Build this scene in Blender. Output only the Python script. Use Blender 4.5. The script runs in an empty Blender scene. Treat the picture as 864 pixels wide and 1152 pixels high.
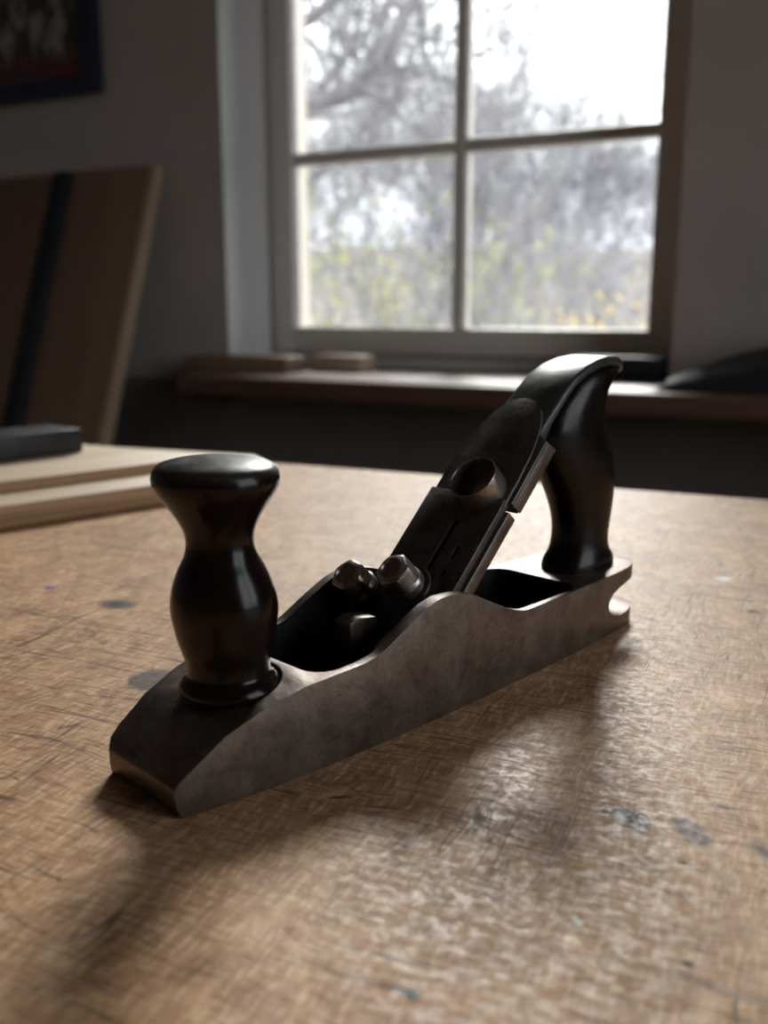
import bpy, bmesh, math, random
from mathutils import Vector, Matrix, noise
random.seed(7)
R = math.radians
SC = bpy.context.scene
COL = SC.collection
MM = 0.001

# ------------------------------------------------------------------ helpers
def tag(o, label=None, cat=None, group=None, kind=None):
    if label: o['label'] = label
    if cat: o['category'] = cat
    if group: o['group'] = group
    if kind: o['kind'] = kind
    return o

def empty(name, loc=(0, 0, 0), rz=0.0, parent=None):
    o = bpy.data.objects.new(name, None)
    o.empty_display_size = 0.02
    COL.objects.link(o)
    o.location = loc
    o.rotation_euler = (0, 0, rz)
    o.parent = parent
    return o

def link(name, bm, mat, parent=None, smooth=35, bevel=0.0, seg=2, bang=30):
    me = bpy.data.meshes.new(name)
    bm.normal_update()
    bm.to_mesh(me)
    bm.free()
    o = bpy.data.objects.new(name, me)
    COL.objects.link(o)
    if mat: me.materials.append(mat)
    if bevel > 0:
        m = o.modifiers.new('bevel', 'BEVEL')
        m.width = bevel; m.segments = seg; m.limit_method = 'ANGLE'; m.angle_limit = R(bang)
        m.use_clamp_overlap = True
        bake(o)
    if smooth:
        me = o.data
        for p in me.polygons: p.use_smooth = True
        me.set_sharp_from_angle(angle=R(smooth))
    o.parent = parent
    return o

def bake(o):
    dg = bpy.context.evaluated_depsgraph_get()
    dg.update()
    me = bpy.data.meshes.new_from_object(o.evaluated_get(dg))
    old = o.data
    me.name = old.name + '_b'
    o.modifiers.clear()
    o.data = me
    bpy.data.meshes.remove(old)
    return o

def boolean(o, bm, op):
    me = bpy.data.meshes.new('tmp')
    bm.normal_update()
    bmesh.ops.recalc_face_normals(bm, faces=bm.faces[:])
    bm.to_mesh(me); bm.free()
    c = bpy.data.objects.new('tmp', me)
    COL.objects.link(c)
    m = o.modifiers.new('b', 'BOOLEAN')
    m.operation = op; m.solver = 'EXACT'; m.object = c
    bake(o)
    bpy.data.objects.remove(c)
    bpy.data.meshes.remove(me)

def box(bm, x0, x1, y0, y1, z0, z1):
    vs = [bm.verts.new((x, y, z)) for z in (z0, z1) for x, y in ((x0, y0), (x1, y0), (x1, y1), (x0, y1))]
    for f in ((3, 2, 1, 0), (4, 5, 6, 7), (0, 1, 5, 4), (1, 2, 6, 5), (2, 3, 7, 6), (3, 0, 4, 7)):
        bm.faces.new([vs[i] for i in f])
    return vs

def bx(*a):
    bm = bmesh.new(); box(bm, *a); return bm

def prism(pts, fn, h0, h1, bm=None):
    """polygon pts extruded between h0 and h1; fn(p, h) -> 3-D point"""
    bm = bm or bmesh.new()
    a = [bm.verts.new(fn(p, h0)) for p in pts]
    b = [bm.verts.new(fn(p, h1)) for p in pts]
    n = len(pts)
    bm.faces.new(a[::-1]); bm.faces.new(b)
    for i in range(n):
        bm.faces.new((a[i], a[(i + 1) % n], b[(i + 1) % n], b[i]))
    bmesh.ops.recalc_face_normals(bm, faces=bm.faces[:])
    return bm

def loft(rings, bm=None, cap=True):
    bm = bm or bmesh.new()
    rs = [[bm.verts.new(p) for p in r] for r in rings]
    for a, b in zip(rs, rs[1:]):
        n = len(a)
        for i in range(n):
            bm.faces.new((a[i], a[(i + 1) % n], b[(i + 1) % n], b[i]))
    if cap:
        bm.faces.new(rs[0][::-1]); bm.faces.new(rs[-1])
    bmesh.ops.recalc_face_normals(bm, faces=bm.faces[:])
    return bm

def catmull(pts, n=6, closed=False):
    out = []
    m = len(pts)
    rng = range(m) if closed else range(m - 1)
    for i in rng:
        if closed:
            p0, p1, p2, p3 = pts[(i - 1) % m], pts[i], pts[(i + 1) % m], pts[(i + 2) % m]
        else:
            p0, p1, p2, p3 = pts[max(i - 1, 0)], pts[i], pts[i + 1], pts[min(i + 2, m - 1)]
        for k in range(n):
            t = k / n
            out.append(tuple(0.5 * (2 * b + (c - a) * t + (2 * a - 5 * b + 4 * c - d) * t * t + (3 * b - a - 3 * c + d) * t ** 3)
                             for a, b, c, d in zip(p0, p1, p2, p3)))
    if not closed: out.append(tuple(pts[-1]))
    return out

def rrect(x0, x1, y0, y1, r, n=6):
    out = []
    for cx, cy, a0 in ((x1 - r, y0 + r, -90), (x1 - r, y1 - r, 0), (x0 + r, y1 - r, 90), (x0 + r, y0 + r, 180)):
        for k in range(n + 1):
            a = R(a0 + 90 * k / n)
            out.append((cx + r * math.cos(a), cy + r * math.sin(a)))
    return out

def tube(bm, pts, rads, sides=5):
    rings = []
    up = Vector((0, 0, 1))
    for i, p in enumerate(pts):
        d = (pts[min(i + 1, len(pts) - 1)] - pts[max(i - 1, 0)])
        if d.length < 1e-9: d = Vector((0, 0, 1))
        d.normalize()
        u = d.cross(up)
        if u.length < 0.05: u = d.cross(Vector((1, 0, 0)))
        u.normalize(); v = d.cross(u)
        rings.append([bm.verts.new(p + (u * math.cos(2 * math.pi * k / sides) + v * math.sin(2 * math.pi * k / sides)) * rads[i]) for k in range(sides)])
    for a, b in zip(rings, rings[1:]):
        for k in range(sides):
            bm.faces.new((a[k], a[(k + 1) % sides], b[(k + 1) % sides], b[k]))
    bm.faces.new(rings[-1])
    bm.faces.new(rings[0][::-1])

# ------------------------------------------------------------------ materials
class N:
    def __init__(s, name):
        s.m = bpy.data.materials.new(name); s.m.use_nodes = True
        s.t = s.m.node_tree; s.t.nodes.clear()
        s.out = s.n('ShaderNodeOutputMaterial')
        s.b = s.n('ShaderNodeBsdfPrincipled')
        s.l(s.b.outputs[0], s.out.inputs[0])
    def n(s, k, **kw):
        x = s.t.nodes.new(k)
        for a, v in kw.items(): setattr(x, a, v)
        return x
    def l(s, a, b): s.t.links.new(a, b)
    def val(s, sock, v):
        if hasattr(v, 'default_value') or isinstance(v, bpy.types.NodeSocket): s.l(v, sock)
        else: sock.default_value = v
    def coord(s, kind='Object'):
        return s.n('ShaderNodeTexCoord').outputs[kind]
    def mapping(s, vec, scale=(1, 1, 1), rot=(0, 0, 0), loc=(0, 0, 0)):
        m = s.n('ShaderNodeMapping')
        s.l(vec, m.inputs[0]); m.inputs[1].default_value = loc; m.inputs[2].default_value = rot; m.inputs[3].default_value = scale
        return m.outputs[0]
    def noise(s, vec, scale, detail=4, rough=.55, dist=0):
        x = s.n('ShaderNodeTexNoise')
        s.l(vec, x.inputs['Vector']); x.inputs['Scale'].default_value = scale; x.inputs['Detail'].default_value = detail
        x.inputs['Roughness'].default_value = rough; x.inputs['Distortion'].default_value = dist
        return x.outputs[0]
    def ramp(s, f, stops):
        x = s.n('ShaderNodeValToRGB'); s.l(f, x.inputs[0])
        e = x.color_ramp.elements
        while len(e) < len(stops): e.new(.5)
        for k, (p, c) in zip(e, stops):
            k.position = p; k.color = (c, c, c, 1) if isinstance(c, (int, float)) else (*c, 1)
        return x.outputs[0]
    def mix(s, f, a, b, mode='MIX'):
        x = s.n('ShaderNodeMix', data_type='RGBA', blend_type=mode)
        s.val(x.inputs[0], f)
        for sock, v in ((x.inputs[6], a), (x.inputs[7], b)):
            if isinstance(v, tuple): sock.default_value = (*v, 1) if len(v) == 3 else v
            else: s.l(v, sock)
        return x.outputs[2]
    def math(s, op, a, b=0.0, clamp=False):
        x = s.n('ShaderNodeMath', operation=op, use_clamp=clamp)
        s.val(x.inputs[0], a); s.val(x.inputs[1], b)
        return x.outputs[0]
    def bump(s, h, strength=.3, dist=.001, prev=None):
        x = s.n('ShaderNodeBump'); x.inputs['Strength'].default_value = strength; x.inputs['Distance'].default_value = dist
        s.l(h, x.inputs['Height'])
        if prev is not None: s.l(prev, x.inputs['Normal'])
        return x.outputs[0]
    def set(s, **kw):
        for k, v in kw.items():
            sock = s.b.inputs[k.replace('_', ' ')]
            if isinstance(v, bpy.types.NodeSocket): s.l(v, sock)
            elif isinstance(v, tuple): sock.default_value = (*v, 1) if len(v) == 3 else v
            else: sock.default_value = v
        return s

def plain(name, c1, c2, scale=20, rough=.6, metal=0.0, bump=.15, bd=.0005, r2=None, spec=.5, detail=5):
    k = N(name); co = k.coord()
    f = k.noise(co, scale, detail)
    k.set(Base_Color=k.ramp(f, [(.3, c1), (.7, c2)]), Metallic=metal, Specular_IOR_Level=spec)
    if r2 is not None: k.set(Roughness=k.ramp(k.noise(co, scale * 1.7, 4), [(.35, rough), (.65, r2)]))
    else: k.set(Roughness=rough)
    if bump: k.set(Normal=k.bump(k.noise(co, scale * 4, 4), bump, bd))
    return k.m

def m_iron(name, c1, c2, rough, r2, metal=.85):
    k = N(name); co = k.coord()
    big = k.noise(co, 75, 6, .7, .3)
    fine = k.noise(co, 420, 4, .7)
    pits = k.ramp(k.noise(co, 900, 3, .6), [(.30, .35), (.38, 1.0)])
    col = k.ramp(k.math('ADD', k.math('MULTIPLY', big, .7), k.math('MULTIPLY', fine, .3)), [(.36, c1), (.62, c2)])
    rust = k.ramp(k.noise(co, 130, 5, .7, .4), [(.58, 0.0), (.74, .35)])
    col = k.mix(rust, col, (.085, .045, .028))
    col = k.mix(k.math('SUBTRACT', 1.0, pits), col, (.02, .014, .011))
    nrm = k.bump(fine, .4, .0003)
    nrm = k.bump(k.noise(co, 160, 4), .2, .0006, nrm)
    k.set(Base_Color=col, Metallic=metal, Roughness=k.ramp(big, [(.35, rough), (.65, r2)]), Normal=nrm)
    return k.m

M = {}
M['iron'] = m_iron('worn_cast_iron', (.105, .082, .070), (.19, .155, .135), .37, .5)
M['steel'] = m_iron('dark_steel', (.07, .062, .06), (.15, .135, .13), .38, .5)
M['bolt'] = m_iron('bolt_steel', (.2, .165, .145), (.36, .31, .28), .25, .36)
M['japan'] = plain('black_japanned_casting', (.004, .004, .004), (.008, .008, .008), 90, .5, 0, .2, .0003, .6, spec=.15)
M['strap'] = plain('black_enamelled_iron', (.022, .023, .023), (.05, .05, .048), 90, .3, .1, .2, .0003, .45)
M['black_wood'] = plain('black_lacquered_wood', (.005, .0035, .003), (.009, .006, .005), 60, .2, 0, .12, .0003, .32, spec=.22)
def knob_mat():
    k = N('black_lacquered_knob'); co = k.coord()
    sep = k.n('ShaderNodeSeparateXYZ'); k.l(co, sep.inputs[0])
    worn = k.math('MULTIPLY', k.ramp(sep.outputs[2], [(.0945, 0.0), (.0975, 1.0)]), k.ramp(k.noise(co, 260, 5, .7), [(.35, .35), (.7, 1.0)]))
    specks = k.ramp(k.noise(co, 480, 2, .5), [(.72, 0.0), (.76, 1.0)])
    col = k.mix(worn, k.ramp(k.noise(co, 60), [(.3, (.005, .0035, .003)), (.7, (.011, .006, .005))]), (.06, .055, .052))
    col = k.mix(k.math('MULTIPLY', specks, worn), col, (.25, .24, .23))
    k.set(Base_Color=col, Specular_IOR_Level=.24, Roughness=k.ramp(worn, [(0, .19), (1, .52)]), Normal=k.bump(k.noise(co, 350, 4), .12, .0003))
    return k.m
M['knob'] = knob_mat()

def wood(name, c1, c2, scale=1.0, axis='X', rough=.5, streak=18):
    k = N(name); co = k.coord()
    sc = {'X': (1, streak, streak), 'Y': (streak, 1, streak), 'Z': (streak, streak, 1)}[axis]
    f = k.noise(k.mapping(co, sc), 4 * scale, 6, .6, .8)
    k.set(Base_Color=k.ramp(f, [(.3, c1), (.7, c2)]), Roughness=rough, Normal=k.bump(f, .2, .001))
    return k.m

def m_table():
    k = N('scratched_birch_plywood'); co = k.coord()
    # warp the coordinates a little so nothing is ruler straight
    wn = k.n('ShaderNodeTexNoise'); k.l(co, wn.inputs['Vector']); wn.inputs['Scale'].default_value = 14; wn.inputs['Detail'].default_value = 2
    sub = k.n('ShaderNodeVectorMath', operation='SUBTRACT'); k.l(wn.outputs[1], sub.inputs[0]); sub.inputs[1].default_value = (.5, .5, .5)
    scl = k.n('ShaderNodeVectorMath', operation='SCALE'); k.l(sub.outputs[0], scl.inputs[0]); scl.inputs['Scale'].default_value = .012
    add = k.n('ShaderNodeVectorMath', operation='ADD'); k.l(co, add.inputs[0]); k.l(scl.outputs[0], add.inputs[1])
    wp = add.outputs[0]
    broad = k.noise(wp, 7, 5, .6, .5)
    mid = k.noise(k.mapping(wp, (1.6, 1, 1)), 38, 5, .65, .8)
    flY = k.noise(k.mapping(wp, (5, 1, 1)), 120, 5, .65, .3)     # short pale flecks running away
    flX = k.noise(k.mapping(wp, (1, 7, 1)), 90, 5, .65, .2)      # grain lines running across
    col = k.ramp(broad, [(.28, (.32, .145, .062)), (.5, (.47, .245, .12)), (.72, (.6, .365, .21))])
    col = k.mix(.6, col, k.ramp(mid, [(.3, (.2, .095, .04)), (.5, (.45, .25, .125)), (.7, (.72, .48, .29))]))
    col = k.mix(k.ramp(flY, [(.48, 0.0), (.64, .58)]), col, (.8, .58, .38))
    col = k.mix(k.ramp(flX, [(.5, 0.0), (.66, .55)]), col, (.13, .065, .03))
    # broad darker worn bands
    band = k.noise(k.mapping(wp, (1, 3, 1)), 3.2, 3, .5, .3)
    col = k.mix(k.ramp(band, [(.5, 0.0), (.75, .35)]), col, (.13, .065, .034))
    # long dark scratches along X (thin zero crossings of stretched noise)
    def lines(vec, scale, w, detail=1.5):
        n_ = k.noise(vec, scale, detail, .4, .1)
        d = k.math('ABSOLUTE', k.math('SUBTRACT', n_, .5))
        return k.math('SUBTRACT', 1.0, k.math('DIVIDE', d, w, True), True)
    brk = k.ramp(k.noise(co, 24, 3), [(.42, 0.0), (.58, 1.0)])
    brk2 = k.ramp(k.noise(k.mapping(co, (1, 1, 1), (0, 0, 0), (3, 1, 0)), 15, 3), [(.46, 0.0), (.6, 1.0)])
    l1 = k.math('MULTIPLY', lines(k.mapping(wp, (1, 24, 1), (0, 0, R(2))), 9, .016), brk)
    l2 = k.math('MULTIPLY', lines(k.mapping(wp, (20, 1, 1), (0, 0, R(-7))), 7, .012), brk2)
    l3 = k.math('MULTIPLY', lines(k.mapping(wp, (1, 24, 1), (0, 0, R(-9)), (2, 5, 0)), 10, .014), brk2)
    crk = k.n('ShaderNodeTexVoronoi', feature='DISTANCE_TO_EDGE'); k.l(k.mapping(wp, (1, 1.3, 1)), crk.inputs['Vector']); crk.inputs['Scale'].default_value = 75
    crack = k.math('MULTIPLY', k.math('SUBTRACT', 1.0, k.math('DIVIDE', crk.outputs['Distance'], .06, True), True), k.ramp(k.noise(co, 11, 3), [(.5, 0.0), (.62, .55)]))
    dark = k.math('MAXIMUM', k.math('MAXIMUM', l1, l2), k.math('MAXIMUM', l3, crack))
    col = k.mix(k.math('MULTIPLY', dark, .85), col, (.045, .02, .011))
    # pale scratches, mostly on the right-hand side
    sep = k.n('ShaderNodeSeparateXYZ'); k.l(co, sep.inputs[0])
    right = k.ramp(sep.outputs[0], [(.02, .12), (.10, 1.0)])
    pl = k.math('MULTIPLY', lines(k.mapping(co, (26, 1, 1), (0, 0, R(10)), (1, 2, 0)), 7, .011), k.ramp(k.noise(co, 17, 2), [(.45, 0.0), (.6, 1.0)]))
    pl2 = k.math('MULTIPLY', lines(k.mapping(co, (24, 1, 1), (0, 0, R(24)), (7, 2, 0)), 8, .010), k.ramp(k.noise(co, 21, 2), [(.5, 0.0), (.62, 1.0)]))
    pale = k.math('MULTIPLY', k.math('MAXIMUM', pl, pl2), right)
    col = k.mix(k.math('MULTIPLY', pale, .7), col, (.72, .55, .4))
    # knots, plugs and stains at their own places (table coordinates)
    def spot(cx, cy, rx, ry, c, edge=.35, rot=0, inner=None, jag=.35):
        nonlocal col
        m = k.mapping(co, (1 / rx, 1 / ry, 0), (0, 0, 0), (-cx / rx, -cy / ry, 0))
        if rot:
            m0 = k.mapping(co, (1, 1, 1), (0, 0, 0), (-cx, -cy, 0))
            m1 = k.mapping(m0, (1, 1, 1), (0, 0, R(rot)))
            m = k.mapping(m1, (1 / rx, 1 / ry, 0))
        ln = k.n('ShaderNodeVectorMath', operation='LENGTH'); k.l(m, ln.inputs[0])
        d = k.math('ADD', ln.outputs['Value'], k.math('MULTIPLY', k.math('SUBTRACT', k.noise(co, 220, 4, .7), .5), jag * 2))
        f = k.ramp(d, [(1 - edge, 1.0), (1.0, 0.0)])
        c2 = k.ramp(k.noise(co, 330, 5, .7, 1.0), [(.35, tuple(x * .55 for x in c)), (.65, tuple(min(1, x * 1.5) for x in c))])
        col = k.mix(k.math('MULTIPLY', f, .93), col, c2)
        return f
    def L(x, y):   # world -> table local
        dx, dy = x - TO[0], y - TO[1]
        ca, sa = math.cos(-TR), math.sin(-TR)
        return dx * ca - dy * sa, dx * sa + dy * ca
    for (x, y, rx, ry, c, e, rot, j) in (
        (-.1320, .4450, .0125, .0085, (.055, .036, .034), .4, 24, .3),
        (-.1320, .4450, .005, .0035, (.012, .009, .01), .5, 24, .3),
        (-.1760, .4738, .0045, .0028, (.05, .04, .28), .5, 30, .5),
        (-.0900, .3475, .0125, .0125, (.06, .038, .035), .25, 30, .3),
        (.0705, .2440, .0085, .0050, (.075, .07, .074), .35, -14, .3),
        (.0645, .2478, .0024, .0018, (.005, .004, .004), .5, 0, .3),
        (.0700, .2445, .0060, .0009, (.008, .006, .006), .5, -25, .5),
        (.0740, .2440, .0055, .0007, (.008, .006, .006), .5, 32, .5),
        (.0860, .2370, .0100, .0052, (.11, .068, .058), .4, -28, .3),
        (.1020, .2280, .0085, .0042, (.13, .08, .055), .8, -30, .4),
        (.0787, .2225, .0016, .0012, (.012, .008, .008), .4, 0, .15),
        (.0675, .1833, .0017, .0013, (.008, .006, .01), .4, 0, .15),
        (.0055, .1738, .0031, .0024, (.016, .015, .014), .5, 0, .2),
        (.1787, .4336, .0040, .0036, (.02, .012, .008), .4, 0, .3),
        (.1843, .4906, .0060, .0060, (.8, .75, .68), .5, 30, .4),
        (.0461, .1979, .0030, .0013, (.72, .7, .68), .6, -20, .8),
        (.0501, .1754, .0022, .0018, (.62, .45, .25), .7, 0, .8),
        (-.0133, .2563, .0011, .0042, (.03, .015, .01), .5, -35, .6),
        (-.0830, .2146, .0010, .0008, (.04, .02, .012), .5, 0, .6),
        (.0950, .2100, .0009, .0007, (.12, .05, .02), .5, 0, .6),
    ):
        cx, cy = L(x, y)
        spot(cx, cy, rx, ry, c, e, -(rot) - math.degrees(TR), None, j)
    h = k.math('ADD', k.math('MULTIPLY', flY, .5), k.math('MULTIPLY', mid, .6))
    h = k.math('SUBTRACT', h, k.math('MULTIPLY', dark, .5))
    h = k.math('SUBTRACT', h, k.math('MULTIPLY', pale, .25))
    nrm = k.bump(k.noise(co, 260, 5, .7), .3, .00022)
    nrm = k.bump(h, .45, .00025, nrm)
    rgh = k.ramp(k.noise(k.mapping(wp, (1, 1.6, 1)), 190, 6, .85, .3), [(.42, .40), (.55, .66)])
    k.set(Base_Color=col, Roughness=rgh, Normal=nrm, Specular_IOR_Level=.3)
    return k.m

# ------------------------------------------------------------------ places
TR = R(-24.2)                      # direction of the table edge and, nearly, of the window wall
TO = (0.0, 0.0)
WR = R(-27.2)
LN = (-.05762926, .24377099)       # near toe corner of the plane
LA = R(45.29)

# ------------------------------------------------------------------ hand plane
HP = empty('hand_plane', (LN[0], LN[1], 0), LA)
tag(HP, 'worn cast iron hand plane with black front knob and black rear handle on the workbench', 'hand plane')

def P3(p, b): return (p[0] * MM, b * MM, p[1] * MM)      # (a, z) profile, b
def PL(p, z): return (p[0] * MM, p[1] * MM, z * MM)      # (a, b) plan, z

near = [(15, -2.2), (34, -4.5), (55, -5.8), (87, -6.8), (130, -6.6), (188, -4.9), (225, -2.6), (238, -1.2), (247, 1.4), (254, 6.5), (257.8, 13.5)]
near = catmull([(-2.6, .4)] + near, 4)
plan = near + [(258.6, 20)] + [(a, 40 - b) for a, b in reversed(near[3:])] + [(4.5, 41.2), (.6, 39.8), (-1.8, 36.8), (-2.6, 33)]
body_bm = prism(plan, PL, -1, 55)
body = link('body', body_bm, M['iron'], None, 0)
up = catmull([(216, 28), (185, 28), (160, 28), (152, 28.6), (144, 31.2), (136, 34.8), (128, 38.6), (121, 42), (113, 44.1), (104, 44.4), (97, 42.8), (91, 40.2), (85, 37.4), (78.7, 34.2), (73, 31.6), (66, 30.4)], 4)
prof = [(.6, 0), (250, 0)] + catmull([(258, .6), (261, 3), (258, 6.4), (247, 7.2), (236, 6.8), (227, 8.2), (222, 11.5), (221.5, 15), (225, 18.4), (233, 20.6), (245, 21.6), (255, 22.5), (258, 25), (255, 27.4), (245, 28)], 4) \
    + up + [(43, 29.4), (28, 26.4), (14.5, 21.3), (-.6, 11.0), (-1.9, 9.6), (-2.1, 8.2), (-1.3, 3.2), (-.4, .9)]
boolean(body, prism(prof, P3, -20, 60), 'INTERSECT')
well = rrect(50, 198, -2.9, 42.9, 9, 5)
boolean(body, prism(well, PL, 6, 70), 'DIFFERENCE')
# knob seat: shallow round recess
seat = [(31 + 16.6 * math.cos(2 * math.pi * i / 40), 18 + 16.6 * math.sin(2 * math.pi * i / 40)) for i in range(40)]
boolean(body, prism(seat, PL, 25.2, 40), 'DIFFERENCE')
mo = body.modifiers.new('bv', 'BEVEL'); mo.width = .0011; mo.segments = 3; mo.limit_method = 'ANGLE'; mo.angle_limit = R(38)
bake(body)
for p in body.data.polygons: p.use_smooth = True
body.data.set_sharp_from_angle(angle=R(32))
body.data.materials.append(M['japan'])
for p in body.data.polygons:
    c = p.center / MM; nn = p.normal
    inside = 49.6 < c.x < 198.6 and -3.2 < c.y < 43.2
    if inside and (c.z < 7 or (abs(nn.z) < .3 and (nn.y * (c.y - 20) < -.2 or c.x < 62 or c.x > 186))): p.material_index = 1
body.name = 'body'; body.parent = HP

# low boss inside the near cheek, and the block in front of the mouth
b = prism([(76, 32.2), (80, 34.6), (85, 37.1), (91, 39.9), (97, 42.5), (104, 44.1), (113, 43.8), (121, 41.7), (127, 38.4), (130, 30), (130, 8), (76, 8)], P3, -3.6, -.9)
link('cheek_boss', b, M['iron'], HP, 35, .0006)
b = prism([(85, 5), (82.5, 34), (87, 35.6), (96, 34), (99, 5)], P3, 17.5, 26)
link('front_block', b, M['iron'], HP, 35, .0008)

# frog: 45 degree bed with a supporting rib
b = prism([(87.5, 5.5), (96.5, 5.5), (136, 46), (153.6, 63.4), (149.2, 67.2)], P3, -.5, 38.5)
link('frog', b, M['iron'], HP, 35, .0006)
b = prism([(100, 5.5), (146, 5.5), (138, 46), (136, 46.1)], P3, 13, 27)
link('frog_rib', b, M['iron'], HP, 35, .0006)

# slope coordinates: t along the bed (measured as z), h above the bed
def slope(t, b_, h, base=82):
    k = h * math.sqrt(.5)
    return ((base + t - k) * MM, b_ * MM, (t + k) * MM)

def plate_outline(z0, z1, samples):
    return samples

# cutter: long plate with a round top
half = [(8, 18.2), (70, 18.2), (78, 17.9), (86, 17.1), (92, 15.6), (97, 13.3), (101, 10.2), (103.4, 6.6), (104.7, 3.2), (105, 0)]
hs = catmull(half, 4)
outl = [(t, 19.5 - w) for t, w in hs] + [(t, 19.5 + w) for t, w in reversed(hs[:-1])]
b = prism(outl, lambda p, h: slope(p[0], p[1], h), 0, 2.6)
link('blade', b, M['steel'], HP, 35, .0008)

# lever cap: shorter plate on the cutter with a slot under the knurled cup
cap = [(27, .5), (68, .5), (71.2, 1.2), (71.2, 38), (27, 38)]
b = prism(cap, lambda p, h: slope(p[0] - 2, p[1], h), 2.6, 4.4)
lc = link('lever_cap', b, M['steel'], None, 0)
def slotcut(t0, t1, b0, b1, r):
    pts = rrect(t0, t1, b0, b1, r, 4)
    return prism(pts, lambda p, h: slope(p[0], p[1], h), 1.9, 8)
boolean(lc, slotcut(44, 60, 15.5, 18.0, 1.2), 'DIFFERENCE')
boolean(lc, slotcut(48, 52.4, 8.2, 10.0, .85), 'DIFFERENCE')
boolean(lc, slotcut(42.2, 44.6, 8.2, 10.2, .9), 'DIFFERENCE')
mo = lc.modifiers.new('bv', 'BEVEL'); mo.width = .0004; mo.segments = 2; mo.limit_method = 'ANGLE'; mo.angle_limit = R(38)
bake(lc)
for p in lc.data.polygons: p.use_smooth = True
lc.data.set_sharp_from_angle(angle=R(32))
lc.parent = HP

# helper frame on the bed: origin at (t,b), z axis = bed normal
def bed_matrix(t, b_, h, base=82):
    o = Vector(slope(t, b_, h, base))
    nz = Vector((-1, 0, 1)).normalized(); nx = Vector((1, 0, 1)).normalized(); ny = nz.cross(nx)
    m = Matrix((nx, ny, nz)).transposed().to_4x4(); m.translation = o
    return m

def lathe(prof_, n=40, mat4=None, bm=None, shear=None):
    bm = bm or bmesh.new()
    rings = []
    for r, z in prof_:
        if r < 1e-6:
            rings.append([bm.verts.new((0, 0, z))])
        else:
            rings.append([bm.verts.new((r * math.cos(2 * math.pi * i / n), r * math.sin(2 * math.pi * i / n), z)) for i in range(n)])
    new = [v for r in rings for v in r]
    for a, c in zip(rings, rings[1:]):
        for i in range(n):
            j = (i + 1) % n
            if len(a) == 1: bm.faces.new((a[0], c[i], c[j]))
            elif len(c) == 1: bm.faces.new((a[i], c[0], a[j]))
            else: bm.faces.new((a[i], a[j], c[j], c[i]))
    for v in new:
        if shear: v.co = shear(v.co)
        if mat4: v.co = mat4 @ v.co
    bmesh.ops.recalc_face_normals(bm, faces=bm.faces[:])
    return bm

# cap cup (hollow thumb nut)
k = MM
cup = [(0, 0), (9.7, 0), (9.9, 1), (9.8, 4), (9.8, 9.8), (9.6, 10.4), (9.2, 10.4), (8.9, 9.8), (8.8, 1.6), (3.4, 1.6), (3.2, 3), (0, 3.2)]
link('thumb_nut', lathe([(r * k, z * k) for r, z in cup], 44, bed_matrix(70.8, 13.4, 2.6)), M['bolt'], HP, 40)

# two clamp bolts standing on the bed normal
def bolt(t, b_, hbase, spin):
    m = bed_matrix(t, b_, 0)
    bm = lathe([(0, 4.4 * k), (4.0 * k, 4.41 * k), (4.0 * k, (hbase + 1) * k), (0, (hbase + 1) * k)], 20, m)
    o = link('bolt_shaft', bm, M['steel'], HP, 40)
    bm = lathe([(0, hbase * k), (9.0 * k, hbase * k), (9.2 * k, (hbase + .5) * k), (9.0 * k, (hbase + 1.2) * k), (0, (hbase + 1.2) * k)], 36, m)
    link('washer', bm, M['steel'], HP, 40)
    # head: round collar flowing into a six sided crown with a domed top
    n = 48; rings = []
    for z, r, hx in ((1.2, 6.2, 0), (1.6, 7.1, 0), (4.6, 7.2, .0), (5.6, 6.7, .3), (6.2, 6.7, .9), (11.6, 6.7, 1), (13.0, 6.4, .8), (13.7, 5.6, .5), (14.0, 4.6, .2), (14.1, 4.4, 0), (13.2, 4.0, 0), (13.1, .6, 0)):
        ring = []
        for i in range(n):
            a = 2 * math.pi * i / n
            ah = (a + R(spin)) % (math.pi / 3) - math.pi / 6
            rr = r * (1 - hx) + hx * r * .93 / math.cos(ah)
            rr = min(rr, r * 1.03) if hx else rr
            ring.append(m @ Vector((rr * k * math.cos(a), rr * k * math.sin(a), (hbase + z) * k)))
        rings.append(ring)
    link('bolt_head', loft(rings), M['bolt'], HP, 26)
bolt(35.0, 14.5, 10.0, 10)
bolt(30.5, 34, 9.5, 38)

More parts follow.
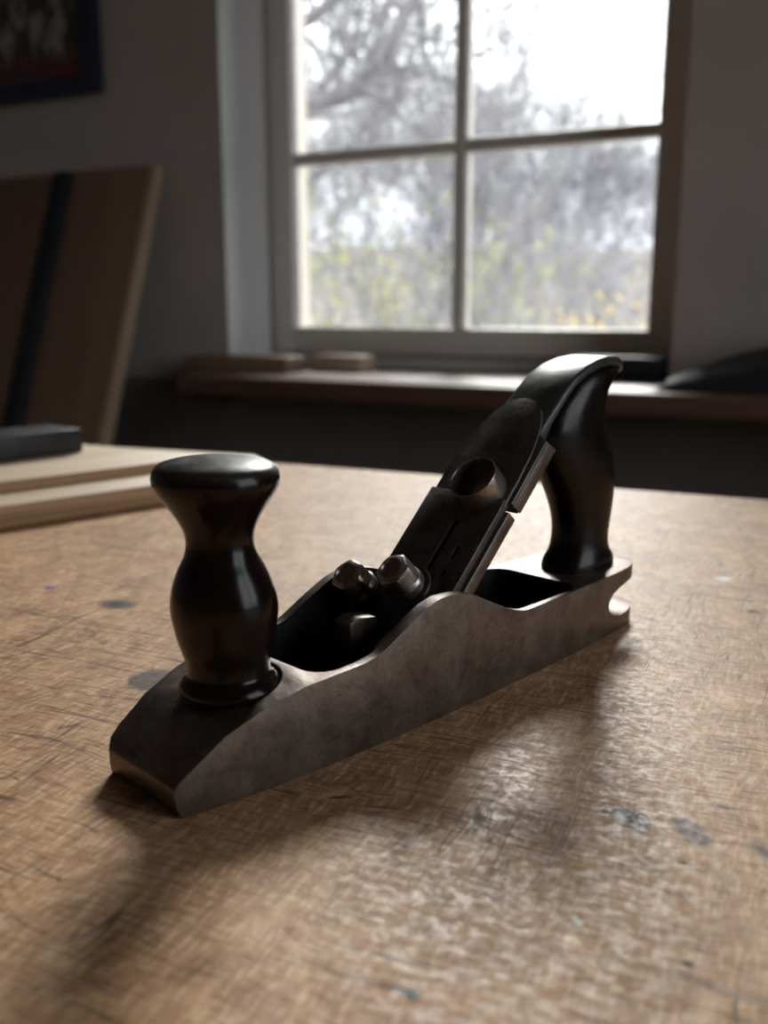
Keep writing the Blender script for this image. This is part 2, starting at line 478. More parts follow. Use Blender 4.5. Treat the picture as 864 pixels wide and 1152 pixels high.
# handle strap: arm plate rising behind the cutter and hooking over the handle
path = [  # a, z of the upper face, thickness, b0, b1
    (150.6, 70.4, 6.9, -.4, 38.4), (160.5, 80.5, 6.9, -.4, 36.6), (172.2, 92.4, 6.8, -.2, 33.8),
    (174.0, 94.2, 6.4, 4.6, 33.0), (181.2, 100.2, 4.9, 5.4, 32), (186.4, 104.4, 4.6, 5.6, 31.4), (193, 110.0, 4.4, 5.8, 31.2), (200.5, 115.4, 4.3, 6, 31), (210, 119.6, 4.2, 6.2, 30.8),
    (220, 122.0, 4.2, 6.8, 30.2), (230, 123.0, 4.3, 8, 29), (240, 122.6, 4.4, 9.6, 27.4), (248, 120.6, 4.2, 12, 25), (253, 117.6, 3.6, 15, 22)]
rings = []
for i, (a, z, t, b0, b1) in enumerate(path):
    p, q = path[max(i - 1, 0)], path[min(i + 1, len(path) - 1)]
    if i in (0, 1, 2): dx, dz = 1, 1
    elif i == 3: dx, dz = 1, 1
    else: dx, dz = q[0] - p[0], q[1] - p[1]
    L_ = math.hypot(dx, dz); nx, nz = dz / L_, -dx / L_
    top = (a, z); bot = (a + nx * t, z + nz * t)
    c = .7 if i < 4 else 1.2
    ring = []
    for (u, v) in ((b0, c), (b0 + c * .4, c * .35), (b0 + c * 1.2, 0), (b1 - c * 1.2, 0), (b1 - c * .4, c * .35), (b1, c), (b1, t - c), (b1 - c, t), (b0 + c, t), (b0, t - c)):
        ring.append(((a + nx * v) * MM, u * MM, (z + nz * v) * MM))
    rings.append(ring)
link('handle_strap', loft(rings), M['strap'], HP, 38)
# bare metal side strip of the arm
b = prism([(151.2, 69.2), (156.0, 65.6), (178.4, 88.0), (172.6, 91.4)], P3, -.75, -.38)
link('arm_edge', b, M['iron'], HP, 35, .0001)

# handle (tote): elliptical sections, height z, front a, back a, half width b, sq
tote = [(26.0, 207.5, 247.5, 12.4), (29.0, 206.8, 248.2, 13.0), (32, 208.0, 247.4, 12.8), (36, 211.6, 244.2, 11.6), (42, 213.0, 243.6, 10.9), (50, 212.6, 245.2, 11.0), (60, 208.6, 246.6, 11.8),
        (70, 202.0, 246.4, 12.4), (80, 195.0, 244.0, 12.4), (90, 191.5, 239.4, 12.0), (98, 194.0, 236.6, 11.7), (104, 198.5, 236.8, 11.5), (109, 203.5, 239.0, 11.4), (113, 208, 242.5, 11.2), (116.2, 213, 247.0, 10.4), (118.0, 219, 249.5, 8.6)]
ts = catmull(tote, 3)
rings = []
for z, f, bk, w in ts:
    c, la = (f + bk) / 2, (bk - f) / 2
    ring = []
    for i in range(36):
        a = 2 * math.pi * i / 36
        e = .88
        ca, sa = math.cos(a), math.sin(a)
        ring.append(((c + la * math.copysign(abs(ca) ** e, ca)) * MM, (18.6 + w * math.copysign(abs(sa) ** e, sa)) * MM, z * MM))
    rings.append(ring)
link('rear_handle', loft(rings), M['black_wood'], HP, 60)

# front knob
kp = [(0, 25.4), (15.0, 25.4), (15.7, 26.0), (16.0, 27.4), (15.6, 28.6), (14.6, 30.0), (13.4, 31.2), (13.0, 32.6), (13.3, 36), (14.8, 41), (16.0, 47), (16.6, 53), (15.7, 59), (13.6, 64.5), (11.3, 69), (10.4, 73), (10.9, 77), (12.9, 81.3), (15.6, 85.5), (17.8, 88.6), (19.0, 91.2), (19.2, 93.4), (18.5, 95.6), (16.8, 97.2), (13, 98.4), (8, 99.1), (3, 99.4), (0, 99.45)]
kp2 = catmull(kp[1:-1], 3)
kp2 = [(0, 25.4)] + kp2 + [(0, 99.45)]
def kshear(v):
    t = (v.z / MM - 26) * .031 * MM
    return Vector((v.x + 31 * MM - t * .703, v.y + 18 * MM + t * .711, v.z))
link('front_knob', lathe([(r * k, z * k) for r, z in kp2], 64, None, None, kshear), M['knob'], HP, 60)

# ------------------------------------------------------------------ workbench
WB = empty('workbench', (TO[0], TO[1], 0), TR)
tag(WB, 'brown scratched plywood workbench under the hand plane', 'workbench')
M['table'] = m_table()
M['bench_wood'] = wood('bench_leg_wood', (.16, .09, .05), (.28, .17, .1), 1, 'Z')
link('worktop', bx(-.95, .95, -.55, .768, -.036, 0), M['table'], WB, 35, .0015)
for sx in (-1, 1):
    for y in (-.42, .62):
        link('leg', bx(sx * .82 - .04, sx * .82 + .04, y - .04, y + .04, -.9, -.036), M['bench_wood'], WB, 35, .003)
link('apron', bx(-.78, .78, .60, .63, -.15, -.036), M['bench_wood'], WB, 35, .002)
link('apron', bx(-.78, .78, -.43, -.40, -.15, -.036), M['bench_wood'], WB, 35, .002)

# stacked boards left
M['pine'] = wood('pale_plywood', (.6, .46, .32), (.75, .6, .45), 1, 'X', .5)
def board(name, p_far_l, p_far_r, width, z0, z1, label, cat, mat, extra=0, edge=None):
    pass
fd = Vector((.879, .4768, 0)) # placeholder, reset below
fdir = Vector((.0842, .0819, 0)).normalized()      # front edge direction of the stack (ground)
ang = math.atan2(fdir.y, fdir.x)
def edge_ply(name):
    kk = N(name); co = kk.coord()
    g = kk.noise(kk.mapping(co, (1, 16, 16)), 5, 5, .6, .6)
    geo = kk.n('ShaderNodeNewGeometry'); sp = kk.n('ShaderNodeSeparateXYZ')
    kk.l(kk.coord('Normal'), sp.inputs[0])
    side = kk.math('LESS_THAN', kk.math('ABSOLUTE', sp.outputs[2]), .5)
    col = kk.ramp(g, [(.3, (.6, .44, .3)), (.7, (.78, .62, .45))])
    lay = kk.ramp(kk.noise(kk.mapping(co, (1, 1, 260)), 3, 2), [(.4, (.3, .17, .085)), (.6, (.46, .28, .15))])
    kk.set(Base_Color=kk.mix(side, col, lay), Roughness=.5, Normal=kk.bump(g, .15, .0008))
    return kk.m
M['ply'] = edge_ply('birch_plywood_sheet')
# bottom board: front-left reference point on the ground
def sheet(name, origin, x0, x1, depth, z0, z1, label, a=ang):
    o = link(name, bx(x0, x1, 0, depth, 0, z1 - z0), M['ply'], None, 35, .0006)
    o.location = (origin[0], origin[1], z0); o.rotation_euler = (0, 0, a)
    return tag(o, label, 'board')
def ply_sheet(pts, z0, z1, label):
    ox, oy = pts[0]
    ca, sa = math.cos(-ang), math.sin(-ang)
    loc_ = [((x - ox) * ca - (y - oy) * sa, (x - ox) * sa + (y - oy) * ca) for x, y in pts]
    o = link('plywood_sheet', prism(loc_, lambda p, h: (p[0], p[1], h), 0, z1 - z0), M['ply'], None, 35, .0006)
    o.location = (ox, oy, z0); o.rotation_euler = (0, 0, ang)
    return tag(o, label, 'board')
ply_sheet([(-.38, .486), (-.088, .770), (-.116, .836), (-.33, .915), (-.52, .62)], .0002, .0155, 'thick pale plywood board lying directly on the workbench, lower of two')
ply_sheet([(-.40, .53), (-.141, .7815), (-.2747, .847), (-.42, .90), (-.53, .66)], .0157, .0238, 'thin pale plywood board lying on the thicker board, under the dark block')

# dark block on the boards
M['dark_block'] = plain('dark_grey_plastic', (.008, .008, .01), (.016, .016, .02), 60, .34, 0, .1, .0003, .5)
o = link('sharpening_stone', bx(-.16, 0, 0, .052, 0, .0205), M['dark_block'], None, 35, .0016, 3)
o.location = (-.2575, .797, .0240); o.rotation_euler = (0, 0, R(50))
tag(o, 'dark grey rectangular block lying on the plywood boards at the left', 'block')

# ------------------------------------------------------------------ room
RM = empty('room_origin', (0, 0, 0), WR) if False else None
def place(o):
    o.rotation_euler = (0, 0, WR)
    return o
def struct(name, bm, mat, bevel=0):
    o = link(name, bm, mat, None, 35, bevel)
    place(o); o['kind'] = 'structure'
    return o
M['plaster'] = plain('grey_plaster', (.64, .59, .55), (.7, .65, .6), 9, .85, 0, .25, .002)
M['plaster_out'] = plain('beige_render', (.52, .46, .4), (.62, .56, .49), 9, .85, 0, .25, .002)
M['reveal'] = plain('white_plaster', (.74, .74, .74), (.8, .8, .8), 12, .8, 0, .2, .001)
M['lower'] = plain('dark_grey_painted_wall', (.10, .095, .10), (.13, .125, .13), 8, .8, 0, .2, .001)
D0, D1, DF = 1.95, 2.34, 2.13
S0, S1, ZB, ZT = -1.44, -.358, .0, 1.62
FL, CE = -.9, 1.95
SL, SR, DB = -3.0, 1.7, -2.6
def wallmat():
    kk = N('window_wall_paint'); co = kk.coord()
    sp = kk.n('ShaderNodeSeparateXYZ'); kk.l(co, sp.inputs[0])
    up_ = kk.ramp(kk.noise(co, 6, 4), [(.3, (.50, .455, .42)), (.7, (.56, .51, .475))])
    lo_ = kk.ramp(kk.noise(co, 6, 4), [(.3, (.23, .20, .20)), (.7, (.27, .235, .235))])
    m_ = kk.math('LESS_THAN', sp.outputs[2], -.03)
    o_ = kk.math('GREATER_THAN', sp.outputs[1], 2.3)
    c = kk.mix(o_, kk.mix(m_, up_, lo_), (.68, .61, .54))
    nn = kk.n('ShaderNodeSeparateXYZ'); kk.l(kk.coord('Normal'), nn.inputs[0])
    side = kk.math('MULTIPLY', kk.math('LESS_THAN', kk.math('ABSOLUTE', nn.outputs[1]), .5), kk.math('LESS_THAN', sp.outputs[1], 2.16))
    side = kk.math('MULTIPLY', side, kk.math('GREATER_THAN', sp.outputs[2], -.02))
    c = kk.mix(side, c, (.84, .84, .84))
    kk.set(Base_Color=c, Roughness=.85, Normal=kk.bump(kk.noise(co, 30, 4), .2, .002))
    return kk.m
def holed(outer, inner, fn, d0, d1):
    """slab between depths d0 and d1 with one rectangular opening; fn(u, z, d) -> point"""
    bm = bmesh.new(); sets = []
    for D in (d0, d1):
        ov = [bm.verts.new(fn(u, z, D)) for u, z in outer]; iv = [bm.verts.new(fn(u, z, D)) for u, z in inner]
        for i in range(4): bm.faces.new((ov[i], ov[(i + 1) % 4], iv[(i + 1) % 4], iv[i]))
        sets.append((ov, iv))
    (o0, i0), (o1, i1) = sets
    for i in range(4):
        j = (i + 1) % 4
        bm.faces.new((o0[i], o0[j], o1[j], o1[i])); bm.faces.new((i0[i], i0[j], i1[j], i1[i]))
    bmesh.ops.recalc_face_normals(bm, faces=bm.faces[:])
    return bm
def rect(u0, u1, z0, z1): return [(u0, z0), (u1, z0), (u1, z1), (u0, z1)]
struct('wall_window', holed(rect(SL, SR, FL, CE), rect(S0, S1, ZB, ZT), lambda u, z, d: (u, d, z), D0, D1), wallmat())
L2 = (-.25, 1.15, .0, 1.6)          # unseen window added in the right wall as fill light for the room
struct('wall_left', bx(SL - .25, SL, DB, D0, FL, CE), M['plaster'])
struct('wall_right', holed(rect(DB, D0, FL, CE), rect(*L2), lambda u, z, d: (d, u, z), SR, SR + .25), M['plaster'])
struct('wall_back', bx(SL - .25, SR + .25, DB - .25, DB, FL, CE), M['plaster'])
M['ceiling'] = plain('ceiling_paint', (.5, .5, .49), (.56, .56, .55), 6, .9, 0, .1, .001)
struct('ceiling', bx(SL - .25, SR + .25, DB - .25, D1, CE, CE + .1), M['ceiling'])
M['floor'] = wood('floor_planks', (.12, .07, .045), (.2, .13, .085), 1, 'X')
struct('floor', bx(SL - .25, SR + .25, DB - .25, D1, FL - .1, FL), M['floor'])
# window: frame, sash, muntins, panes
WN = empty('window_1', (0, 0, 0), WR); WN['kind'] = 'structure'
M['frame'] = plain('greyish_white_window_paint', (.82, .78, .73), (.86, .82, .78), 30, .45, 0, .1, .0005)
def frame_ring(s0, s1, z0, z1, w, wb, d0, d1):
    bm = bmesh.new()
    box(bm, s0, s0 + w, d0, d1, z0, z1); box(bm, s1 - w, s1, d0, d1, z0, z1)
    box(bm, s0 + w, s1 - w, d0, d1, z0, z0 + wb); box(bm, s0 + w, s1 - w, d0, d1, z1 - w, z1)
    return bm
link('window_frame', frame_ring(S0, S1, .0, ZT, .042, .038, DF + .012, DF + .085), M['frame'], WN, 35, .002)
link('sash', frame_ring(S0 + .03, S1 - .03, .036, ZT - .03, .056, .066, DF - .012, DF + .05), M['frame'], WN, 35, .006)
GS0, GS1, GZ0, GZ1 = S0 + .086, S1 - .086, .102, ZT - .086
cm = -.897
link('muntin', bx(cm - .015, cm + .015, DF, DF + .045, GZ0, GZ1), M['frame'], WN, 35, .004)
rows = [GZ0, .508, .52, .925, .937, GZ1]
for z in (.518, .935):
    for a_, b_ in ((GS0, cm - .015), (cm + .015, GS1)):
        link('muntin', bx(a_, b_, DF, DF + .045, z - .014, z + .014), M['frame'], WN, 35, .004)
gl = bpy.data.materials.new('window_glass'); gl.use_nodes = True
nt = gl.node_tree; nt.nodes.clear()
o_ = nt.nodes.new('ShaderNodeOutputMaterial'); mx = nt.nodes.new('ShaderNodeMixShader'); tr_ = nt.nodes.new('ShaderNodeBsdfTransparent'); gg = nt.nodes.new('ShaderNodeBsdfGlossy'); fr = nt.nodes.new('ShaderNodeFresnel')
gg.inputs['Roughness'].default_value = .02; fr.inputs[0].default_value = 1.45; tr_.inputs[0].default_value = (.96, .98, .98, 1)
nt.links.new(fr.outputs[0], mx.inputs[0]); nt.links.new(tr_.outputs[0], mx.inputs[1]); nt.links.new(gg.outputs[0], mx.inputs[2]); nt.links.new(mx.outputs[0], o_.inputs[0])
for z0, z1 in ((GZ0, .504), (.532, .921), (.949, GZ1)):
    for a_, b_ in ((GS0, cm - .015), (cm + .015, GS1)):
        link('pane', bx(a_, b_, DF + .02, DF + .023, z0, z1), gl, WN, 0)
# the added fill window in the right-hand wall, plain frame with a middle bar
for k_, (nm, op) in enumerate((('fill_window', L2),)):
    W2 = empty(nm, (0, 0, 0), WR); W2['kind'] = 'structure'
    u0, u1, z0, z1 = op
    def ww(a0, a1, c0, c1, dd0, dd1):
        return bx(SR + dd0, SR + dd1, a0, a1, c0, c1)
    for q in ((u0, u0 + .07, z0, z1), (u1 - .07, u1, z0, z1), (u0 + .07, u1 - .07, z0, z0 + .07), (u0 + .07, u1 - .07, z1 - .07, z1)):
        link('window_frame', ww(*q, .14, .2), M['frame'], W2, 35, .003)
    um = (u0 + u1) / 2
    link('muntin', ww(um - .03, um + .03, z0 + .07, z1 - .07, .14, .19), M['frame'], W2, 35, .003)
    for a0, a1 in ((u0 + .07, um - .03), (um + .03, u1 - .07)):
        link('pane', ww(a0, a1, z0 + .07, z1 - .07, .165, .168), gl, W2, 0)
link('hinge', bx(S1 - .036, S1 - .022, DF - .022, DF - .012, .10, .18), M['frame'], WN, 35, .003)

# deep sill board running past the window
M['sill'] = wood('red_brown_sill_board', (.12, .055, .04), (.19, .10, .075), 1, 'X', .55)
o = link('sill_board', bx(-1.405, 1.2, 1.70, 1.949, -.042, 0), M['sill'], None, 35, .003)
place(o); tag(o, 'long red-brown wooden shelf board running under the window', 'shelf')
o = link('trim_1', bx(S0 + .001, S1 - .001, 1.949, DF + .012, -.001 + .0012, .0022), M['sill'], None, 0)
place(o); o['kind'] = 'structure'
M['black'] = plain('black_matt', (.012, .012, .016), (.022, .022, .028), 40, .7, 0, .15, .0008)
o = link('socket_box', bx(-1.53, -1.42, 1.915, 1.949, -.075, -.047), M['black'], None, 35, .003); place(o)
tag(o, 'small black box on the dark wall under the left end of the shelf board', 'box')

# things on the sill
def ro(name, bm, mat, loc, rz, label, cat, bev=.002):
    o = link(name, bm, mat, None, 35, bev)
    c, s_ = math.cos(WR), math.sin(WR)
    o.location = (loc[0] * c - loc[1] * s_, loc[0] * s_ + loc[1] * c, loc[2]); o.rotation_euler = (0, 0, WR + rz)
    tag(o, label, cat); return o
M['darkwood'] = wood('brown_offcut', (.2, .13, .08), (.3, .2, .13), 1, 'X')
ro('wood_offcut', bx(-.14, .14, -.045, .045, 0, .036), M['darkwood'], (-1.355, 1.898, .0005), R(3), 'flat brown wood offcut on the left end of the window shelf', 'wood offcut')
ro('wood_offcut', bx(-.07, .07, -.035, .035, 0, .036), M['pine'], (-1.142, 2.005, .0025), R(-4), 'short pale wood block on the window shelf beside the flat brown offcut', 'wood block')
ro('tool_case', bx(-.12, .065, -.03, .03, 0, .047), M['black'], (-.44, 1.985, .0025), 0, 'flat black case standing on the shelf under the right side of the window', 'case', .004)
# black cloth bag, soft heap
bm = bmesh.new()
nx_, ny_ = 34, 18
gridv = []
for i in range(nx_ + 1):
    row = []
    for j in range(ny_ + 1):
        u, v = i / nx_, j / ny_
        x = -.02 + u * .62; y = v * .2
        prof_h = (.035 + .075 * min(1, u * 1.9)) * (math.sin(math.pi * min(1, max(0, u)) ** .75) ** .35 if 0 < u < 1 else 0)
        cross = math.sin(math.pi * v) ** .4 if 0 < v < 1 else 0
        h = prof_h * cross * (1 + .16 * noise.noise(Vector((x * 14, y * 14, 1))))
        row.append(bm.verts.new((x, y, h)))
    gridv.append(row)
for i in range(nx_):
    for j in range(ny_):
        bm.faces.new((gridv[i][j], gridv[i + 1][j], gridv[i + 1][j + 1], gridv[i][j + 1]))
loop = [gridv[i][0] for i in range(nx_ + 1)] + [gridv[nx_][j] for j in range(1, ny_ + 1)] + [gridv[i][ny_] for i in range(nx_ - 1, -1, -1)] + [gridv[0][j] for j in range(ny_ - 1, 0, -1)]
bm.faces.new(loop[::-1])
ro('cloth_bag', bm, M['black'], (-.325, 1.735, .0008), 0, 'limp black cloth bag heaped on the right end of the window shelf', 'bag', 0)

# leaning panels, left of the window
M['panel'] = wood('brown_chipboard', (.22, .13, .09), (.28, .17, .12), .6, 'Z', .55, 6)
M['panel2'] = wood('dark_brown_chipboard', (.16, .092, .058), (.2, .12, .08), .6, 'Z', .55, 6)
M['panel_edge'] = wood('pale_panel_edge', (.45, .32, .21), (.55, .41, .28), .6, 'Z', .5)
lean = math.atan((1.93 - 1.42) / (.49 + .9))
def panel(name, s0, s1, th, ln, dtop, mat, label, edge=False, cat='board', roll=0.0):
    r_ = empty(name, (0, 0, 0), 0)
    b1 = bx(s0, s1 - (.02 if edge else 0), 0, th, 0, ln)
    o = link('face', b1, mat, r_, 35, .001)
    if edge: link('edge_strip', bx(s1 - .02, s1, 0, th, 0, ln), M['panel_edge'], r_, 35, .001)
    # top back edge touches the wall at dtop
    ct, st = math.cos(lean), math.sin(lean)
    base_d = dtop - ln * st - th * ct
    c, s_ = math.cos(WR), math.sin(WR)
    m = Matrix.Rotation(WR, 4, 'Z') @ Matrix.Translation((0, base_d, FL + th * st * 1.0)) @ Matrix.Rotation(-lean, 4, 'X')
    r_.matrix_world = m
    tag(r_, label, cat)
    return r_
panel('chipboard_sheet', -2.46, -1.615, .032, 1.475, D0 - .004, M['panel'], 'large brown chipboard panel with pale edge leaning on the wall left of the window', True)
panel('chipboard_sheet', -2.62, -1.92, .022, 1.462, D0 - .045, M['panel2'], 'dark brown panel leaning in front of the large brown one at the far left')
panel('dark_strip', -1.925, -1.878, .024, 1.475, D0 - .045, M['black'], 'narrow black strip leaning upright between the two brown panels', cat='rail')  # thin black slab, a dark strip between the two panels

# picture
PC = empty('framed_picture', (0, 0, 0), WR)
tag(PC, 'framed abstract picture in a dark blue frame on the wall, top left', 'picture')
M['pframe'] = plain('dark_blue_frame', (.014, .018, .045), (.02, .026, .06), 30, .4, 0, .1, .0004)
bm = frame_ring(-2.55, -1.80, .685, 1.25, .055, .042, D0 - .028, D0 - .001)
link('picture_frame', bm, M['pframe'], PC, 35, .002)
kk = N('painted_canvas'); co = kk.coord()
sp = kk.n('ShaderNodeSeparateXYZ'); kk.l(co, sp.inputs[0])
pn = kk.noise(kk.mapping(co, (3, 1, 1), (0, R(35), 0)), 9, 4, .55, 1.2)
c_ = kk.ramp(pn, [(.36, (.035, .045, .035)), (.48, (.1, .09, .085)), (.56, (.42, .38, .34)), (.66, (.3, .25, .24))])
red = kk.ramp(kk.noise(co, 7, 3), [(.4, (.16, .02, .025)), (.62, (.07, .05, .06))])
lowm = kk.ramp(kk.math('ADD', sp.outputs[2], kk.math('MULTIPLY', pn, .06)), [(.80, 1.0), (.835, 0.0)])
kk.set(Base_Color=kk.mix(lowm, c_, red), Roughness=.45)
link('canvas', bx(-2.5, -1.85, D0 - .015, D0 - .005, .72, 1.2), kk.m, PC, 0)

# ------------------------------------------------------------------ outdoors
def rw(s, d, z=0):
    c, s_ = math.cos(WR), math.sin(WR)
    return Vector((s * c - d * s_, s * s_ + d * c, z))
kk = N('dry_grass_slope'); co = kk.coord()
kk.set(Base_Color=kk.mix(kk.ramp(kk.noise(co, .9, 6, .65), [(.42, 0.0), (.62, 1.0)]), kk.ramp(kk.noise(co, 2.5, 5), [(.3, (.15, .125, .108)), (.7, (.21, .18, .155))]), (.17, .155, .11)), Roughness=.95)
bm = bmesh.new()
gv = []
for i in range(61):
    row = []
    for j in range(45):
        y = -40 + j * 4.5 if j < 9 else .5 + ((j - 9) / 35) ** 1.6 * 90
        x = (-1 + 2 * i / 60) * (45 + max(0, y) * .6)
        t = max(0, min(1, (y - 6) / 34))
        z = -1.6 + 4.1 * t * t * (3 - 2 * t) + .25 * noise.noise(Vector((x * .15, y * .15, 0))) * min(1, y / 8)
        row.append(bm.verts.new((x, y, z)))
    gv.append(row)
for i in range(60):
    for j in range(44):
        bm.faces.new((gv[i][j], gv[i + 1][j], gv[i + 1][j + 1], gv[i][j + 1]))
o = link('ground', bm, kk.m, None, 60); o['kind'] = 'structure'

M['bark'] = plain('hazy_grey_bark', (.22, .215, .235), (.3, .295, .32), 3, .9, 0, 0)  # lightened and slightly blue: outdoor haze put into the bark colour
M['bark2'] = plain('hazy_pale_bark', (.30, .295, .32), (.4, .39, .42), 3, .9, 0, 0)  # paler variant, haze painted into the colour as well
M['leaf'] = plain('yellow_green_leaves', (.32, .36, .06), (.5, .5, .12), 2, .7, 0, 0)
M['forsythia'] = plain('yellow_blossom', (.6, .42, .1), (.7, .54, .16), 2, .7, 0, 0)

def grow(bm, rng, p, d, length, rad, depth, tips, spread=.6, kids=4, minr=.0035, upb=.18):
    n = 4
    pts = [p.copy()]; rads = [rad]
    dd = d.copy(); q = p.copy()
    for i in range(n):
        dd = (dd + Vector((rng.uniform(-1, 1), rng.uniform(-1, 1), rng.uniform(-1, 1))) * .17 + Vector((0, 0, upb * .35))).normalized()
        q = q + dd * length / n
        pts.append(q.copy()); rads.append(max(minr, rad * (1 - .62 * (i + 1) / n)))
    tube(bm, pts, rads, 3 if depth < 3 else 6)
    tips.append((pts[-1], depth))
    if depth <= 0: return
    for c in range(kids):
        f = rng.uniform(.25, 1.0) if c else 1.0
        idx = min(n - 1, int(f * n)); fr_ = f * n - idx
        b0 = pts[idx].lerp(pts[idx + 1], min(1, fr_))
        r0 = rads[idx] * .62
        side = Vector((rng.uniform(-1, 1), rng.uniform(-1, 1), rng.uniform(-.5, 1))).normalized()
        nd = (dd * (1 - spread * .5) + side * spread).normalized()
        grow(bm, rng, b0, nd, length * rng.uniform(.55, .8), max(minr, r0), depth - 1, tips, spread, kids, minr, upb)

def leaves(tips, rng, mat, parent, size=.05, frac=.5, per=3, lo=None):
    bm = bmesh.new()
    for t, dp in tips:
        if dp > 1 or rng.random() > frac: continue
        if lo is not None and t.z > lo: continue
        for _ in range(per):
            c = t + Vector((rng.gauss(0, 1), rng.gauss(0, 1), rng.gauss(0, 1))) * size * 1.6
            u = Vector((rng.uniform(-1, 1), rng.uniform(-1, 1), rng.uniform(-1, 1))).normalized()
            v = u.orthogonal().normalized(); s = size * rng.uniform(.5, 1)
            w = u.cross(v)
            vs = [bm.verts.new(c + u * s), bm.verts.new(c + v * s * .5 + w * s * .1), bm.verts.new(c - u * s), bm.verts.new(c - v * s * .5 + w * s * .1)]
            bm.faces.new(vs)
    return link('leaves', bm, mat, parent, 0)

def tree(name, az_px, dist, label, cat, height, rad, seed, depth=5, kids=4, spread=.6, leaf=None, lf=.4, bark='bark', zg=None, lean_=(0, 0), lsize=.04, lo=None, upb=.18, minr=.004, group=None, stems=1):
    rng = random.Random(seed)
    u = (az_px - 432) / 1056
    X, Y = u * dist * .98, dist
    zg = -1.5 if zg is None else zg
    r_ = empty(name, (X, Y, zg))
    bm = bmesh.new(); tips = []
    for k_ in range(stems):
        off = Vector((rng.uniform(-1, 1), rng.uniform(-1, 1), 0)) * (.12 * (stems > 1))
        dr = Vector((lean_[0] + rng.uniform(-.5, .5) * (stems > 1), lean_[1] + rng.uniform(-.5, .5) * (stems > 1), 1)).normalized()
        grow(bm, rng, off, dr, height * .42, rad, depth, tips, spread, kids, minr, upb)
    link('branches', bm, M[bark], r_, 0)
    if leaf: leaves(tips, rng, M[leaf], r_, lsize, lf, 3, lo)
    tag(r_, label, cat, group)
    return r_

# great tree close on the left, with its explicit limbs (metres from the camera)
def at(px, py, dist):
    v = (py - 576) / 1056; u = (px - 432) / 1056
    c, s_ = .97787, .20928
    d = Vector((u, c - v * s_, -s_ - v * c))
    return Vector((0, 0, .142)) + d * (dist / d.y)
big = empty('tree', (at(300, 300, 6).x, 6.0, -1.5))
rng = random.Random(5)
bm = bmesh.new(); tips = []
base = big.location
def P_(px, py, d_): return at(px, py, d_) - base
limbs = [([(255, 480, 6), (262, 330, 6), (285, 220, 6), (330, 130, 6), (392, 106, 6)], .11, .05),
         ([(392, 106, 6), (412, 82, 5.9), (440, 45, 5.8), (470, -10, 5.7), (500, -80, 5.6)], .045, .03),
         ([(262, 330, 6), (250, 180, 6.1), (290, 60, 6.2), (350, 20, 6.2), (400, -20, 6.2)], .08, .03),
         ([(330, 130, 6), (370, 90, 6.2), (392, 60, 6.3), (410, 0, 6.3)], .03, .015),
         ([(392, 106, 6), (430, 78, 6.1), (470, 82, 6.3), (510, 95, 6.4)], .022, .009),
         ([(470, -10, 6), (475, 30, 6.1), (482, 75, 6.2)], .02, .009),
         ([(392, 106, 6), (430, 112, 6.2), (460, 140, 6.3), (490, 150, 6.3)], .02, .008),
         ([(285, 220, 6), (340, 210, 6.1), (380, 180, 6.2), (420, 165, 6.3)], .03, .012)]
for pts, r0, r1 in limbs:
    pp = [Vector(v) for v in catmull([tuple(P_(*q)) for q in pts], 4)]
    n_ = len(pp)
    rr = [r0 + (r1 - r0) * i / (n_ - 1) for i in range(n_)]
    tube(bm, pp, rr, 7)
    for i in range(2, n_):
        for c_ in range(1):
            d_ = (pp[i] - pp[i - 1]).normalized()
            sd = Vector((rng.uniform(-1, 1), rng.uniform(-.6, .6), rng.uniform(-.7, 1))).normalized()
            grow(bm, rng, pp[i], (d_ * .5 + sd).normalized(), rng.uniform(.35, .7), rr[i] * .35, 3, tips, .7, 3, .0035)
tube(bm, [P_(255, 480, 6), Vector((0, 0, .3)), Vector((0, 0, -.2))], [.11, .16, .2], 8)
link('branches', bm, M['bark'], big, 0)
tag(big, 'large bare tree close outside the left side of the window with thick diagonal limb', 'tree')

specs = [
    ('bare_tree', 345, 12, 'bare tree at the left edge of the window behind the great tree', 4.4, .05, 41, 'bark'),
    ('bare_tree', 392, 10, 'bare tree with many twigs behind the left panes beside the great tree', 3.4, .045, 26, 'bark'),
    ('bare_tree', 445, 12, 'slender bare tree in the middle of the left panes', 4.3, .05, 21, 'bark'),
    ('bare_tree', 500, 14, 'distant bare tree straight behind the middle bar of the window', 5.0, .05, 27, 'bark2'),
    ('bare_tree', 545, 11, 'bare tree with tall crown just right of the middle bar', 4.7, .05, 22, 'bark'),
    ('bare_tree', 590, 14, 'bare tree whose crown peaks in the middle of the upper right pane', 5.2, .05, 23, 'bark'),
    ('bare_tree', 640, 12, 'bare tree behind the right lower pane', 3.5, .05, 24, 'bark2'),
    ('bare_tree', 690, 13, 'bare tree near the right edge of the window, low crown', 4.0, .05, 43, 'bark'),
    ('bare_tree', 735, 12, 'bare tree cut by the right edge of the window', 3.7, .05, 25, 'bark2'),
]
for nme, px, dist, lab, h_, r_, sd, bk in specs:
    tree(nme, px, dist, lab, 'tree', h_, r_, sd, 5, 4, .62, None, 0, bk, zg=-1.2, minr=.004, upb=.1, stems=2)
tree('shrub', 385, 7, 'leafy shrub with yellow-green spring leaves behind the left lower pane', 'shrub', 2.4, .02, 31, 4, 3, .55, 'leaf', .3, 'bark2', zg=-1.5, lsize=.03, minr=.003, stems=3)
tree('shrub', 470, 7.5, 'budding shrub with yellow-green leaves left of the middle bar', 'shrub', 2.7, .02, 32, 4, 3, .5, 'leaf', .42, 'bark2', zg=-1.5, lsize=.03, minr=.003, stems=4)
tree('shrub', 545, 8, 'budding shrub with sparse green leaves right of the middle bar', 'shrub', 2.3, .02, 33, 4, 3, .5, 'leaf', .32, 'bark2', zg=-1.5, lsize=.03, minr=.003, stems=3)
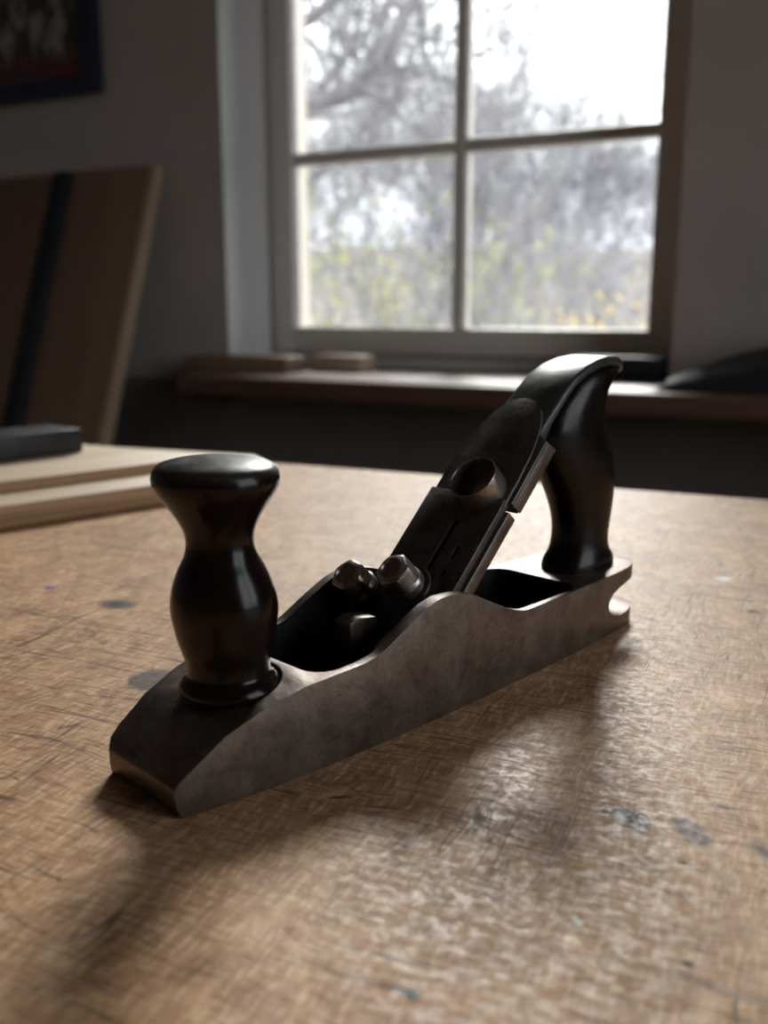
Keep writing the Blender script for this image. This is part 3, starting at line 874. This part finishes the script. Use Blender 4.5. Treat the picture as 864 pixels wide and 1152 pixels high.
tree('shrub', 685, 7, 'low shrub with orange-yellow blossom in the lower right corner of the window', 'shrub', 1.75, .012, 34, 4, 3, .5, 'forsythia', .28, 'bark2', zg=-1.45, lsize=.04, minr=.0025, stems=3)
tree('shrub', 620, 9, 'leafless twiggy shrub behind the right lower pane', 'shrub', 2.5, .02, 35, 4, 4, .55, None, 0, 'bark2', zg=-1.4, minr=.003, stems=4)

# ------------------------------------------------------------------ light
wd = bpy.data.worlds.new('overcast'); SC.world = wd; wd.use_nodes = True
nt = wd.node_tree; nt.nodes.clear()
wo = nt.nodes.new('ShaderNodeOutputWorld'); bg = nt.nodes.new('ShaderNodeBackground'); tc = nt.nodes.new('ShaderNodeTexCoord'); sx = nt.nodes.new('ShaderNodeSeparateXYZ'); cr = nt.nodes.new('ShaderNodeValToRGB')
nt.links.new(tc.outputs['Generated'], sx.inputs[0]); nt.links.new(sx.outputs[2], cr.inputs[0]); nt.links.new(cr.outputs[0], bg.inputs[0]); nt.links.new(bg.outputs[0], wo.inputs[0])
e = cr.color_ramp.elements
e[0].position = 0.0; e[0].color = (.74, .79, .96, 1)
e[1].position = .16; e[1].color = (.98, 1, 1, 1)
x = e.new(.6); x.color = (1, 1, 1, 1)
bg.inputs[1].default_value = 3.3

sun = bpy.data.lights.new('veiled_sun', 'SUN'); sun.energy = 4.3; sun.angle = R(17); sun.color = (1, .97, .93)
so = bpy.data.objects.new('veiled_sun', sun); COL.objects.link(so)
az, el = R(8.5), R(29)
dirv = Vector((math.sin(az) * math.cos(el), math.cos(az) * math.cos(el), math.sin(el)))
so.rotation_euler = dirv.to_track_quat('Z', 'Y').to_euler()
so.location = dirv * 5

def portal(c, inward, w, h):
    pt = bpy.data.lights.new('window_portal', 'AREA'); pt.shape = 'RECTANGLE'; pt.size = w; pt.size_y = h
    pt.cycles.is_portal = True
    po = bpy.data.objects.new('window_portal', pt); COL.objects.link(po)
    po.location = c; po.rotation_euler = (-inward).to_track_quat('Z', 'Y').to_euler()
portal(rw((S0 + S1) / 2, D1 + .02, (ZB + ZT) / 2), rw(0, -1), S1 - S0 - .02, ZT - ZB - .02)
portal(rw(SR + .27, (L2[0] + L2[1]) / 2, .8), rw(-1, 0), L2[1] - L2[0], 1.6)

# ------------------------------------------------------------------ camera
cam = bpy.data.cameras.new('camera'); co_ = bpy.data.objects.new('camera', cam); COL.objects.link(co_)
cam.sensor_fit = 'VERTICAL'; cam.sensor_height = 36; cam.sensor_width = 27; cam.lens = 36 * 1056 / 1152
co_.location = (0, 0, .142)
co_.rotation_euler = (R(90) - math.atan(226 / 1056), 0, 0)
cam.clip_start = .01; cam.clip_end = 300
cam.dof.use_dof = True; cam.dof.focus_distance = .335; cam.dof.aperture_fstop = 8.5
SC.camera = co_
SC.view_settings.view_transform = 'Standard'; SC.view_settings.look = 'None'
SC.view_settings.exposure = .38; SC.view_settings.gamma = 1; SC.view_settings.use_curve_mapping = False
SC.cycles.use_denoising = True
SC.cycles.max_bounces = 10; SC.cycles.diffuse_bounces = 6; SC.cycles.transparent_max_bounces = 12
SC.cycles.sample_clamp_indirect = 6
SC.cycles.caustics_reflective = False; SC.cycles.caustics_refractive = False
